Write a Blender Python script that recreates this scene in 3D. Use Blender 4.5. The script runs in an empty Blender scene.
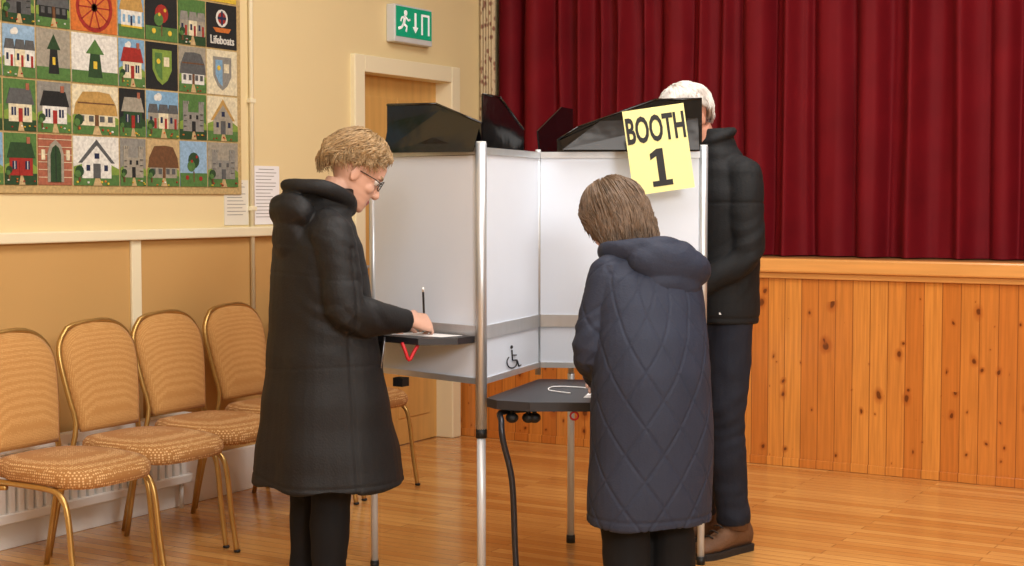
import bpy,bmesh,math,random
from math import sin,cos,pi,radians,atan2,sqrt,exp
from mathutils import Vector,Matrix,noise
random.seed(7)
SC=bpy.context.scene; COL=SC.collection
SC.view_settings.view_transform='Standard'
# ---------------------------------------------------------------- camera frame
F=1500.0; YAW=radians(30.73); CX,CY,CH=4.634,-7.215,1.35
TH=math.atan(83/F); ca,sa=cos(YAW),sin(YAW)
def W(X,D,z=0.0): return Vector((CX+X*ca-D*sa, CY+X*sa+D*ca, z))
def ray(px,py):
    a=(px-512)/F; b=(283-py)/F
    return a, cos(TH)+b*sin(TH), -sin(TH)+b*cos(TH)
def PX(px,py,D):
    a,f,v=ray(px,py); t=D/f
    return W(a*t,D,CH+v*t)
def onplane(px,py,A,B):            # vertical plane through A,B given as (X,D)
    a,f,v=ray(px,py); nx,nd=(B[1]-A[1]),-(B[0]-A[0])
    t=(A[0]*nx+A[1]*nd)/(a*nx+f*nd)
    return W(a*t,f*t,CH+v*t)
def onwall(px,py):                 # wall x=0 -> (y,z)
    a,f,v=ray(px,py); d=Vector((a*ca-f*sa,a*sa+f*ca,v)); t=-CX/d.x
    return CY+d.y*t, CH+d.z*t
# ---------------------------------------------------------------- materials
def lin(c):
    r=[]
    for v in c[:3]:
        v=v/255.0; r.append(v/12.92 if v<=.04045 else ((v+.055)/1.055)**2.4)
    return (r[0],r[1],r[2],1)
def NN(nt,t,**k):
    n=nt.nodes.new(t)
    for a,b in k.items(): setattr(n,a,b)
    return n
def mth(nt,op,a,b=None,c=None):
    n=NN(nt,'ShaderNodeMath',operation=op)
    for i,v in enumerate((a,b,c)):
        if v is None: continue
        if isinstance(v,(int,float)): n.inputs[i].default_value=v
        else: nt.links.new(v,n.inputs[i])
    return n.outputs[0]
def mixc(nt,f,a,b,bt='MIX'):
    n=NN(nt,'ShaderNodeMix',data_type='RGBA',blend_type=bt)
    for i,v in ((0,f),(6,a),(7,b)):
        if isinstance(v,(int,float)): n.inputs[i].default_value=v
        elif isinstance(v,tuple): n.inputs[i].default_value=v
        else: nt.links.new(v,n.inputs[i])
    return n.outputs[2]
def base(name,rough=.6,metal=0,spec=.5,sheen=0,coat=0):
    m=bpy.data.materials.new(name); m.use_nodes=True; nt=m.node_tree
    b=nt.nodes['Principled BSDF']
    b.inputs['Roughness'].default_value=rough; b.inputs['Metallic'].default_value=metal
    b.inputs['Specular IOR Level'].default_value=spec
    b.inputs['Sheen Weight'].default_value=sheen; b.inputs['Coat Weight'].default_value=coat
    tc=NN(nt,'ShaderNodeTexCoord')
    return m,nt,b,tc
def mat(name,col,rough=.6,metal=0,var=.08,scale=8,bump=0,bscale=150,spec=.5,sheen=0,coat=0,emit=0,stretch=(1,1,1)):
    m,nt,b,tc=base(name,rough,metal,spec,sheen,coat)
    c=lin(col); mp=NN(nt,'ShaderNodeMapping'); mp.inputs['Scale'].default_value=stretch
    nt.links.new(tc.outputs['Object'],mp.inputs[0])
    n=NN(nt,'ShaderNodeTexNoise'); n.inputs['Scale'].default_value=scale; n.inputs['Detail'].default_value=4
    nt.links.new(mp.outputs[0],n.inputs['Vector'])
    lo=tuple(max(0,v*(1-var*2)) for v in c[:3])+(1,); hi=tuple(min(1,v*(1+var*2)) for v in c[:3])+(1,)
    out=mixc(nt,n.outputs['Fac'],lo,hi); nt.links.new(out,b.inputs['Base Color'])
    if emit:
        nt.links.new(out,b.inputs['Emission Color']); b.inputs['Emission Strength'].default_value=emit
    if bump:
        n2=NN(nt,'ShaderNodeTexNoise'); n2.inputs['Scale'].default_value=bscale; nt.links.new(mp.outputs[0],n2.inputs['Vector'])
        bp=NN(nt,'ShaderNodeBump'); bp.inputs['Strength'].default_value=bump; bp.inputs['Distance'].default_value=.01
        nt.links.new(n2.outputs['Fac'],bp.inputs['Height']); nt.links.new(bp.outputs[0],b.inputs['Normal'])
    return m
def m_boards(name,vertical,c1,c2,cm,bw,bh,rough,knots,coat=0,mortar=.003,grain=.5):
    m,nt,b,tc=base(name,rough,coat=coat); b.inputs['Coat Roughness'].default_value=.12
    sp=NN(nt,'ShaderNodeSeparateXYZ'); nt.links.new(tc.outputs['Object'],sp.inputs[0])
    cb=NN(nt,'ShaderNodeCombineXYZ')
    if vertical: nt.links.new(sp.outputs[2],cb.inputs[0]); nt.links.new(sp.outputs[0],cb.inputs[1])
    else: nt.links.new(sp.outputs[0],cb.inputs[0]); nt.links.new(sp.outputs[1],cb.inputs[1])
    br=NN(nt,'ShaderNodeTexBrick'); nt.links.new(cb.outputs[0],br.inputs['Vector'])
    br.inputs['Scale'].default_value=1; br.inputs['Brick Width'].default_value=bw; br.inputs['Row Height'].default_value=bh
    br.inputs['Mortar Size'].default_value=mortar; br.inputs['Mortar Smooth'].default_value=.3
    br.inputs['Color1'].default_value=lin(c1); br.inputs['Color2'].default_value=lin(c2); br.inputs['Mortar'].default_value=lin(cm)
    mp=NN(nt,'ShaderNodeMapping'); mp.inputs['Scale'].default_value=(1.5,34,1); nt.links.new(cb.outputs[0],mp.inputs[0])
    n=NN(nt,'ShaderNodeTexNoise'); n.inputs['Scale'].default_value=2; n.inputs['Detail'].default_value=6; nt.links.new(mp.outputs[0],n.inputs['Vector'])
    g=mth(nt,'MULTIPLY',mth(nt,'SUBTRACT',n.outputs['Fac'],.35),grain*2); g=mth(nt,'MAXIMUM',g,0.0)
    out=mixc(nt,g,br.outputs['Color'],lin(tuple(v*.66 for v in c2)))
    n3=NN(nt,'ShaderNodeTexNoise'); n3.inputs['Scale'].default_value=1.3; nt.links.new(cb.outputs[0],n3.inputs['Vector'])
    out=mixc(nt,mth(nt,'MULTIPLY',n3.outputs['Fac'],.22),out,lin(c1))
    if knots:
        nd=NN(nt,'ShaderNodeTexNoise'); nd.inputs['Scale'].default_value=14; nt.links.new(cb.outputs[0],nd.inputs['Vector'])
        vm=NN(nt,'ShaderNodeVectorMath',operation='MULTIPLY_ADD'); nt.links.new(nd.outputs['Color'],vm.inputs[0]); vm.inputs[1].default_value=(.05,.02,0); nt.links.new(cb.outputs[0],vm.inputs[2])
        def layer(sx,sy,th_,k_,out):
            mp2=NN(nt,'ShaderNodeMapping'); mp2.inputs['Scale'].default_value=(sx,sy,1); nt.links.new(vm.outputs[0],mp2.inputs[0])
            v=NN(nt,'ShaderNodeTexVoronoi'); v.inputs['Scale'].default_value=1.0; v.voronoi_dimensions='2D'; nt.links.new(mp2.outputs[0],v.inputs['Vector'])
            sc=NN(nt,'ShaderNodeSeparateColor'); nt.links.new(v.outputs['Color'],sc.inputs[0])
            rad=mth(nt,'MULTIPLY',mth(nt,'MAXIMUM',mth(nt,'SUBTRACT',sc.outputs[0],th_),0.0),k_)
            def blob(mul,soft,colr,amt,out):
                d=mth(nt,'SUBTRACT',mth(nt,'MULTIPLY',rad,mul),v.outputs['Distance'])
                d=mth(nt,'DIVIDE',d,soft); cl=NN(nt,'ShaderNodeClamp'); nt.links.new(d,cl.inputs[0])
                return mixc(nt,mth(nt,'MULTIPLY',cl.outputs[0],amt),out,lin(colr))
            out=blob(2.2,.12,(166,84,28),.65,out)
            return blob(1.0,.04,(92,42,14),.85,out)
        out=layer(4.6,7.3,.45,.22,out); out=layer(8.7,11.9,.6,.30,out)
    nt.links.new(out,b.inputs['Base Color'])
    bp=NN(nt,'ShaderNodeBump'); bp.inputs['Strength'].default_value=.4; bp.inputs['Distance'].default_value=.004; bp.invert=True
    nt.links.new(br.outputs['Fac'],bp.inputs['Height']); nt.links.new(bp.outputs[0],b.inputs['Normal'])
    return m
def m_dots(name,c1,c2,scale,rnd=.25):
    m,nt,b,tc=base(name,.85,sheen=.05)
    v=NN(nt,'ShaderNodeTexVoronoi'); v.inputs['Scale'].default_value=scale; v.inputs['Randomness'].default_value=rnd
    nt.links.new(tc.outputs['Object'],v.inputs['Vector'])
    mr=NN(nt,'ShaderNodeMapRange'); mr.inputs[1].default_value=.25; mr.inputs[2].default_value=.45
    nt.links.new(v.outputs['Distance'],mr.inputs[0])
    nt.links.new(mixc(nt,mr.outputs[0],lin(c2),lin(c1)),b.inputs['Base Color'])
    return m
def m_wall(name):
    m,nt,b,tc=base(name,.7)
    sp=NN(nt,'ShaderNodeSeparateXYZ'); nt.links.new(tc.outputs['Object'],sp.inputs[0])
    f=mth(nt,'LESS_THAN',sp.outputs[2],1.19)
    n=NN(nt,'ShaderNodeTexNoise'); n.inputs['Scale'].default_value=1.5; nt.links.new(tc.outputs['Object'],n.inputs['Vector'])
    up=mixc(nt,n.outputs['Fac'],lin((225,205,155)),lin((232,213,164)))
    lo=mixc(nt,n.outputs['Fac'],lin((194,152,90)),lin((202,160,98)))
    nt.links.new(mixc(nt,f,up,lo),b.inputs['Base Color'])
    return m
MT={}
MT['cream']=mat('cream_paint',(236,226,192),.6,var=.02,scale=2)
MT['wall']=m_wall('painted_wall')
MT['plain']=mat('plain_wall',(226,222,208),.8,var=.03,scale=2)
MT['ceil']=mat('ceiling_paint',(236,236,233),.9,var=.02)
MT['white']=mat('white_gloss',(236,236,232),.45,var=.02)
MT['panel']=mat('white_panel',(218,227,240),.35,var=.015,scale=3)
MT['alu']=mat('brushed_aluminium',(200,204,208),.4,.75,var=.05,scale=30,stretch=(1,1,.05))
MT['leg']=mat('white_grey_leg',(212,214,216),.4,.3,var=.03)
MT['blackp']=mat('glossy_black_plastic',(10,10,12),.14,var=.1,spec=.55,bump=.2,bscale=9)
MT['shelf']=mat('dark_grey_laminate',(40,41,46),.4,var=.1,scale=40)
MT['steel']=mat('dark_steel',(55,55,60),.35,.6)
MT['blk']=mat('matt_black',(15,15,15),.6)
MT['red']=mat('red_cord',(190,20,30),.5)
MT['paper']=mat('white_paper',(240,240,240),.7,var=.02)
MT['paperc']=mat('cream_paper',(226,222,206),.7,var=.02)
MT['ink']=mat('grey_ink',(130,128,122),.8)
MT['yellow']=mat('pale_yellow_card',(244,238,160),.5,var=.02)
MT['black_ink']=mat('black_ink',(20,20,22),.6)
MT['gold']=mat('gold_metal',(186,150,88),.34,.8,var=.08,scale=20)
MT['fab']=m_dots('tan_woven_fabric',(178,128,68),(206,160,98),190)
MT['fabs']=m_dots('tan_dotted_fabric',(162,112,58),(220,182,128),105)
MT['door']=mat('ochre_wood',(208,162,92),.5,var=.12,scale=3,stretch=(1,8,.5))
MT['curt']=mat('deep_red_velvet',(108,8,20),.72,var=.14,scale=5,bump=.1,bscale=400,spec=.2)
MT['floral']=m_dots('floral_fabric',(206,188,152),(146,104,84),26,.9)
MT['floor']=m_boards('wood_floor',False,(228,174,102),(192,128,64),(128,80,38),1.1,.062,.24,False,coat=.45,mortar=.0018,grain=.5)
MT['pine']=m_boards('knotty_pine',True,(226,150,68),(196,110,42),(124,64,22),60,.088,.25,True,coat=.4,mortar=.0022,grain=.6)
MT['pinet']=mat('pine_trim',(222,158,86),.3,var=.14,scale=3,stretch=(.6,6,10),coat=.3)
MT['stagef']=mat('stage_boards',(130,90,50),.6)
MT['green']=mat('sign_green',(20,150,110),.4,emit=.25)
MT['signw']=mat('sign_white',(240,245,240),.4,emit=.25)
MT['grey']=mat('grey_plastic',(205,208,208),.5)
MT['skin']=mat('skin_light',(214,168,146),.5,var=.05,scale=20)
MT['skin2']=mat('skin_ruddy',(208,152,130),.5,var=.06,scale=20)
MT['lip']=mat('lip',(172,96,90),.5)
MT['eyew']=mat('eye_white',(225,220,215),.3)
MT['iris']=mat('iris',(70,80,80),.2)
MT['hairb']=mat('ash_blond_hair',(152,124,86),.5,var=.36,scale=60)
MT['hairm']=mat('mid_brown_hair',(102,82,64),.42,var=.42,scale=60)
MT['hairw']=mat('white_hair',(208,203,197),.6,var=.16,scale=60)
MT['coat1']=mat('black_coat_fabric',(16,16,18),.66,var=.12,bump=.15,bscale=160,spec=.38)
MT['coat2']=mat('navy_quilted_fabric',(40,46,63),.72,var=.08,bump=.15,bscale=160,spec=.32)
MT['jack']=mat('black_jacket_fabric',(20,21,23),.75,var=.1,bump=.15,bscale=160,spec=.3)
MT['trous']=mat('navy_trousers',(28,31,42),.85,bump=.15,spec=.3)
MT['tights']=mat('black_trousers',(14,14,16),.85,spec=.3)
MT['boot']=mat('brown_leather',(98,66,42),.65,var=.25,scale=15,bump=.3)
MT['sole']=mat('dark_sole',(34,26,22),.8)
MT['zip']=mat('zip_metal',(120,120,125),.35,.8)
# ---------------------------------------------------------------- builder
class B:
    def __init__(s): s.bm=bmesh.new(); s.mats=[]; s.M=Matrix.Identity(4)
    def mi(s,m):
        if m not in s.mats: s.mats.append(m)
        return s.mats.index(m)
    def v(s,p): return s.bm.verts.new(s.M@Vector(p))
    def f(s,vs,mi):
        try: fc=s.bm.faces.new(vs); fc.material_index=mi; fc.smooth=True; return fc
        except ValueError: pass
    def box(s,lo,hi,m,bev=0):
        mi=s.mi(m); x0,y0,z0=lo; x1,y1,z1=hi
        vs=[s.v(p) for p in ((x0,y0,z0),(x1,y0,z0),(x1,y1,z0),(x0,y1,z0),(x0,y0,z1),(x1,y0,z1),(x1,y1,z1),(x0,y1,z1))]
        fs=[s.f([vs[i] for i in q],mi) for q in ((3,2,1,0),(4,5,6,7),(0,1,5,4),(1,2,6,5),(2,3,7,6),(3,0,4,7))]
        for fc in fs:
            if fc: fc.smooth=False
        if bev:
            es=list({e for fc in fs for e in fc.edges})
            bmesh.ops.bevel(s.bm,geom=es,offset=bev,segments=2,affect='EDGES',profile=.5)
    def prism(s,pts,ext,m):
        mi=s.mi(m); ext=Vector(ext)
        a=[s.v(Vector(p)) for p in pts]; b=[s.v(Vector(p)+ext) for p in pts]; n=len(pts)
        s.f(a,mi).smooth=False; s.f(b[::-1],mi).smooth=False
        for i in range(n): s.f([a[i],b[i],b[(i+1)%n],a[(i+1)%n]],mi).smooth=False
    def loft(s,secs,m,cap=True,closed=True):
        mi=s.mi(m); R=[[s.v(p) for p in sec] for sec in secs]; n=len(R[0])
        for a,b in zip(R,R[1:]):
            for i in range(n if closed else n-1): s.f([a[i],a[(i+1)%n],b[(i+1)%n],b[i]],mi)
        if cap: s.f(R[0][::-1],mi); s.f(R[-1],mi)
    def tube(s,pts,r,m,n=10,sub=1,cap=True,flat=None):
        pts=[Vector(p) for p in pts]
        rs=list(r) if isinstance(r,(list,tuple)) else [r]*len(pts)
        if sub>1: pts,rs=crom(pts,rs,sub)
        T=[]
        for i in range(len(pts)):
            t=(pts[min(i+1,len(pts)-1)]-pts[max(i-1,0)]); T.append(t.normalized())
        u=T[0].orthogonal().normalized() if flat is None else (Vector(flat)-T[0]*T[0].dot(Vector(flat))).normalized()
        secs=[]
        for p,t,rr in zip(pts,T,rs):
            u=(u-t*u.dot(t)).normalized(); w=t.cross(u)
            ra,rb=(rr if isinstance(rr,tuple) else (rr,rr))
            secs.append([p+u*cos(2*pi*k/n)*ra+w*sin(2*pi*k/n)*rb for k in range(n)])
        s.loft(secs,m,cap)
    def ell(s,c,r,m,n=16,rot=None):
        c=Vector(c); secs=[]; R=rot or Matrix.Identity(3)
        for j in range(1,n//2+1):
            t=pi*j/(n//2+1)
            secs.append([c+R@Vector((r[0]*sin(t)*cos(2*pi*k/n),r[1]*sin(t)*sin(2*pi*k/n),r[2]*cos(t))) for k in range(n)])
        s.loft(secs,m)
    def rings(s,rows,m,n=32,sub=4,pw=2.2):   # (z,cx,cy,a,b)
        rr=[Vector(r[:3]) for r in rows]; ab=[(r[3],r[4]) for r in rows]
        rr,ab=crom(rr,ab,sub); secs=[]
        for q,(a,b) in zip(rr,ab):
            sec=[]
            for k in range(n):
                t=2*pi*k/n; c,d=cos(t),sin(t)
                sec.append((q[1]+a*math.copysign(abs(c)**(2/pw),c),q[2]+b*math.copysign(abs(d)**(2/pw),d),q[0]))
            secs.append(sec)
        s.loft(secs,m)
    def text(s,txt,size,M,m,off=0,ext=.0008,sx=1):
        cu=bpy.data.curves.new('t','FONT'); cu.body=txt; cu.size=size; cu.offset=off; cu.extrude=ext
        cu.align_x='CENTER'; cu.align_y='CENTER'; cu.resolution_u=3
        ob=bpy.data.objects.new('t',cu); COL.objects.link(ob); dg=bpy.context.evaluated_depsgraph_get()
        me=bpy.data.meshes.new_from_object(ob.evaluated_get(dg)); bpy.data.objects.remove(ob)
        mi=s.mi(m)
        me.transform(s.M@M@Matrix.Diagonal((sx,1,1,1)))
        me.materials.clear()
        for p in me.polygons: p.material_index=mi
        s.bm.from_mesh(me)
def crom(pts,rs,sub):
    tup=isinstance(rs[0],tuple); P=[];Rr=[]; n=len(pts)
    for i in range(n-1):
        p0,p1,p2,p3=pts[max(i-1,0)],pts[i],pts[i+1],pts[min(i+2,n-1)]
        for k in range(sub):
            t=k/sub
            P.append(.5*((2*p1)+(p2-p0)*t+(2*p0-5*p1+4*p2-p3)*t*t+(3*p1-p0-3*p2+p3)*t**3))
            if tup: Rr.append(tuple(a+(b-a)*(3*t*t-2*t**3) for a,b in zip(rs[i],rs[i+1])))
            else: Rr.append(rs[i]+(rs[i+1]-rs[i])*t)
    P.append(pts[-1].copy()); Rr.append(rs[-1]); return P,Rr
def pm(o):
    if o is None: return Matrix.Identity(4)
    return pm(o.parent)@Matrix.LocRotScale(o.location,o.rotation_euler,None)
def obj(name,b,parent=None,world=False,recalc=True,**tags):
    if isinstance(b,B):
        if recalc: bmesh.ops.recalc_face_normals(b.bm,faces=b.bm.faces)
        me=bpy.data.meshes.new(name); b.bm.to_mesh(me); b.bm.free()
        for m in b.mats: me.materials.append(m)
    else: me=b
    if world and parent is not None: me.transform(pm(parent).inverted())
    o=bpy.data.objects.new(name,me); COL.objects.link(o)
    if parent: o.parent=parent
    for k,v in tags.items(): o[k]=v
    return o
def empty(name,label,cat,loc,rz=0,group=None):
    o=bpy.data.objects.new(name,None); COL.objects.link(o); o.location=loc; o.rotation_euler=(0,0,rz)
    o.empty_display_size=.1; o['label']=label; o['category']=cat
    if group: o['group']=group
    return o
def struct(name,b): return obj(name,b,kind='structure')
def bake(b,voxel,it=3,fac=.5):
    bmesh.ops.recalc_face_normals(b.bm,faces=b.bm.faces)
    me=bpy.data.meshes.new('tmp'); b.bm.to_mesh(me); b.bm.free()
    ob=bpy.data.objects.new('tmp',me); COL.objects.link(ob)
    r=ob.modifiers.new('r','REMESH'); r.mode='VOXEL'; r.voxel_size=voxel
    if it: s=ob.modifiers.new('s','SMOOTH'); s.factor=fac; s.iterations=it
    dg=bpy.context.evaluated_depsgraph_get()
    new=bpy.data.meshes.new_from_object(ob.evaluated_get(dg))
    bpy.data.objects.remove(ob); bpy.data.meshes.remove(me)
    new.materials.clear()
    new.polygons.foreach_set('use_smooth',[True]*len(new.polygons))
    return new
def disp(me,fn):
    ns=[v.normal.copy() for v in me.vertices]
    for v,n in zip(me.vertices,ns):
        d=fn(v.co,n)
        if d is not None: v.co+= (n*d if not isinstance(d,Vector) else d)
    me.update()
# ---------------------------------------------------------------- room
XR,YF,ZC=7.6,-11.0,4.0
b=B(); b.box((-.2,YF,-.1),(XR,0,0),MT['floor']); struct('floor',b)
b=B(); b.box((-.2,YF,ZC),(XR+.2,2.2,ZC+.1),MT['ceil']); struct('ceiling',b)
DY0,DY1,DZ=-.955,-.115,2.02
b=B(); w=MT['wall']
b.box((-.2,YF,0),(0,DY0,ZC),w); b.box((-.2,DY0,DZ),(0,DY1,ZC),w); b.box((-.2,DY1,0),(0,2.0,ZC),w); struct('wall_left',b)
b=B(); b.box((XR,YF,0),(XR+.2,2.0,ZC),MT['plain']); struct('wall_right',b)
b=B(); b.box((-.2,YF-.2,0),(XR+.2,YF,ZC),MT['plain']); struct('wall_front',b)
b=B(); b.box((-.2,2.0,0),(XR+.2,2.2,ZC),MT['plain']); struct('wall_back',b)
b=B(); b.box((0,YF,0),(.025,DY0-.09,.2),MT['white'],.004); struct('baseboard_left',b)
b=B(); b.box((0,YF,1.18),(.035,DY0-.09,1.225),MT['cream'],.006); struct('trim_1',b)
k=2
for yy in (-4.6,-3.55,-2.56,-1.62):
    b=B(); b.box((0,yy-.028,.2),(.014,yy+.028,1.18),MT['cream'],.003); struct('trim_%d'%k,b); k+=1
b=B()
b.box((-.14,DY0-.075,0),(.03,DY0+.012,DZ+.075),MT['cream'],.006); b.box((-.14,DY1-.012,0),(.03,DY1+.075,DZ+.075),MT['cream'],.006)
b.box((-.139,DY0+.012,DZ-.012),(.029,DY1-.012,DZ+.074),MT['cream'],.003); struct('trim_%d'%k,b)
b=B(); b.box((-.12,DY0+.01,0.005),(-.08,DY1-.01,DZ-.01),MT['door'])
for z0,z1 in ((.15,.85),(1.0,1.9)):
    for y0,y1 in ((DY0+.09,DY0+.39),(DY0+.45,DY1-.09)):
        b.box((-.081,y0,z0),(-.074,y1,z1),MT['door'],.003)
d=struct('door_1',b)
b=B(); b.tube([(-.08,DY0+.08,1.0),(-.03,DY0+.08,1.0),(-.03,DY0+.18,1.0)],.009,MT['alu'],8); b.box((-.08,DY0+.055,.92),(-.072,DY0+.105,1.08),MT['alu'],.003); obj('door_handle',b,d)
# stage
XS=XR-.01
st=empty('stage','raised knotty pine panelled stage in front of the red curtain','stage',(3.8,0,0))
b=B(); b.box((0.002,0,0),(XS,.04,.99),MT['pine']); obj('front_panel',b,st,True)
b=B(); b.box((0.002,-.045,.985),(XS,.12,1.057),MT['pinet'],.01); b.box((0.002,-.02,.955),(XS,.0,.985),MT['pinet'],.004); obj('edge_trim',b,st,True)
b=B(); b.box((0.002,.12,.99),(XS,1.98,1.052),MT['stagef']); obj('stage_floor',b,st,True)
b=B(); b.box((0.002,-.012,0),(XS,0,.045),MT['pine'],.003); obj('skirting',b,st,True)
# curtain
b=B(); mi=b.mi(MT['curt']); rc=random.Random(33)
folds=[]; x=.0
while x<XR+.3:
    w_=rc.choice((rc.uniform(.09,.15),rc.uniform(.14,.25))); folds.append((x,w_,rc.uniform(.05,.11)*(.6+w_*2.4),rc.uniform(-.035,.035))); x+=w_
rows=[1.058,1.09,1.3,1.7,2.2,2.7,3.2,3.7,3.98]; N=1500
def cy(x,z):
    xx=x+.04*noise.noise(Vector((x*1.3,z*.8,3)))+.018*noise.noise(Vector((x*4,z*1.3,7)))
    for fx,fw,fd,fo in folds:
        if fx<=xx<fx+fw:
            u=(xx-fx)/fw; u=u+.12*sin(2*pi*u)*(1 if fo>0 else -1)
            y=.42+fo-fd*(.5-.5*cos(2*pi*u))*1.3
            return y+.012*noise.noise(Vector((x*22,z*1.5,4)))+.03*noise.noise(Vector((x*5,z*.6,8)))
    return .42
XA=.06
g=[[b.v((XA+(XR-.05-XA)*i/N,cy(XA+(XR-.05-XA)*i/N,z),z)) for i in range(N+1)] for z in rows]
for r in g:
    for _ in range(5):
        ys=[v.co.y for v in r]
        for i in range(1,N): r[i].co.y=(ys[i-1]+2*ys[i]+ys[i+1])/4
for r0,r1 in zip(g,g[1:]):
    for i in range(N): b.f([r0[i],r0[i+1],r1[i+1],r1[i]],mi)
obj('stage_curtain',b,recalc=False,label='deep red velvet stage curtain hanging in vertical folds above the pine stage',category='curtain')
b=B(); mi=b.mi(MT['floral'])
g=[[b.v((.012+.095*i/30,.2+.014*sin(i*1.1),z)) for i in range(31)] for z in (1.06,2,3,3.98)]
for r0,r1 in zip(g,g[1:]):
    for i in range(30): b.f([r0[i],r0[i+1],r1[i+1],r1[i]],mi)
c=obj('patterned_drape',b,recalc=False,label='narrow floral patterned drape between cream wall and red curtain',category='curtain')
so=c.modifiers.new('s','SOLIDIFY'); so.thickness=.005
yp,_=onwall(249,100)
b=B(); b.tube([(.014,yp,.84),(.014,yp,ZC-.01)],.011,MT['cream'],10)
for z in (1.3,1.8,2.4): b.box((0,yp-.02,z),(.027,yp+.02,z+.02),MT['cream'],.003)
obj('conduit_pipe',b,label='thin cream conduit pipe running up the wall beside the quilt',category='pipe')
# radiator
rt=empty('radiator','low white ribbed radiator on the wall behind the leftmost chairs','radiator',(.06,-3.4,.1))
b=B()
b.box((.028,-4.32,.14),(.05,-2.32,.40),MT['white'],.004)
for i in range(44):
    y=-4.3+i*.045; b.box((.045,y,.14),(.075,y+.032,.395),MT['white'],.008)
obj('fins',b,rt,True)
b=B(); b.box((.028,-4.32,.38),(.082,-2.3,.42),MT['white'],.006); obj('top_rail',b,rt,True)
b=B(); b.box((.028,-4.32,.11),(.082,-2.3,.15),MT['white'],.006); obj('bottom_rail',b,rt,True)
for y in (-2.35,-4.28):
    b=B(); b.tube([(.055,y,0),(.055,y,.12)],.01,MT['white']); obj('pipe',b,rt,True)
# exit sign
y0,_=onwall(386,12); y1,_=onwall(424,44)
z0=onwall(408,45)[1]; z1=onwall(408,8)[1]
ex=empty('exit_sign','green running man fire exit sign above the door','sign',(0.0,(y0+y1)/2,z0))
b=B(); b.box((0,y0,z0),(.055,y1,z1),MT['grey'],.006); obj('housing',b,ex,True)
b=B(); b.box((.055,y0+.012,z0+.03),(.058,y1-.012,z1-.010),MT['green']); obj('face',b,ex,True)
b=B(); hw=(y1-y0); zc=(z0+z1)/2+.010; hh=(z1-z0)
def sg(u,v): return Vector((.0595,y0+u*hw,zc+v*hh))
S=MT['signw']
b.ell(sg(.27,.24),(.001,.016,.016),S,12)
for pts,r in (([(.26,.16),(.22,-.05)],.011),([(.22,-.05),(.30,-.12),(.28,-.26)],.008),([(.22,-.05),(.16,-.16),(.08,-.2)],.008),([(.26,.14),(.34,.05),(.39,.08)],.006),([(.26,.14),(.17,.1),(.14,.0)],.006)):
    b.tube([sg(*p) for p in pts],[(.001,r)]*len(pts),S,8,flat=(1,0,0))
b.prism([sg(.50,.28),sg(.55,.28),sg(.55,-.1),sg(.60,-.1),sg(.525,-.26),sg(.45,-.1),sg(.50,-.1)],(.001,0,0),S)
b.prism([sg(.68,-.28),sg(.68,.28),sg(.9,.28),sg(.9,-.28),sg(.86,-.28),sg(.86,.22),sg(.72,.22),sg(.72,-.28)],(.001,0,0),S)
obj('pictogram',b,ex,True)
for nm,(pa,pb,qa,qb),lb in (('wall_notice',(224,248,180,226),'cream printed notice on the wall, just left of the conduit pipe'),('wall_notice',(253,279,166,226),'tall white printed notice on the wall, right of the conduit pipe')):
    ya,zb=onwall(pa,qb); yb_,_=onwall(pb,qb); zt=onwall((pa+pb)/2,qa)[1]; zb=max(zb,1.235)
    e=empty(nm,lb,'notice',(0.002,(ya+yb_)/2,zb))
    b=B(); b.box((.001,ya,zb),(.004,yb_,zt),MT['paperc'] if pa<230 else MT['paper']); obj('sheet',b,e,True)
    b=B(); n=int((zt-zb)/.016)
    for i in range(1,n-1):
        z=zt-.016*i; a=ya+.018; c=yb_-.018-random.random()*.05
        if i==1: a,c=ya+.04,yb_-.04
        b.box((.004,a,z-.0014),(.0045,c,z+.0014),MT['ink'])
    obj('printed_lines',b,e,True)
# ---------------------------------------------------------------- quilt
qm={}
def qc(n,c):
    if n not in qm: qm[n]=mat('quilt_'+n,c,.9,var=.24,scale=80,bump=.3,bscale=300)
    return qm[n]
PAL=dict(white=(218,216,206),blue=(140,172,198),sky=(122,162,192),green=(78,116,58),dgreen=(38,66,36),lime=(122,148,62),thatch=(178,142,78),black=(28,30,30),orange=(196,110,46),red=(150,40,32),brick=(158,94,70),grey=(134,132,124),dgrey=(84,86,86),tan=(188,162,116),yellow=(212,182,60),brown=(104,70,42),navy=(30,40,70),cream=(216,206,174),stone=(152,146,130))
C_=lambda n: qc(n,PAL[n])
ql=empty('quilt','patchwork wall quilt with embroidered squares of village cottages and emblems','quilt',(.01,-2.7,1.38))
EY=[-3.86,-3.66,-3.455,-3.255]+[onwall(p,165)[0] for p in (35,70,117,144,177,205,236)]
EZ=[1.405+.208*i for i in range(7)]
b=B(); b.box((.002,EY[0]-.03,EZ[0]-.03),(.012,EY[-1]+.025,EZ[6]+.03),qc('border',(186,160,108)),.003); obj('backing',b,ql,True)
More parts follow.
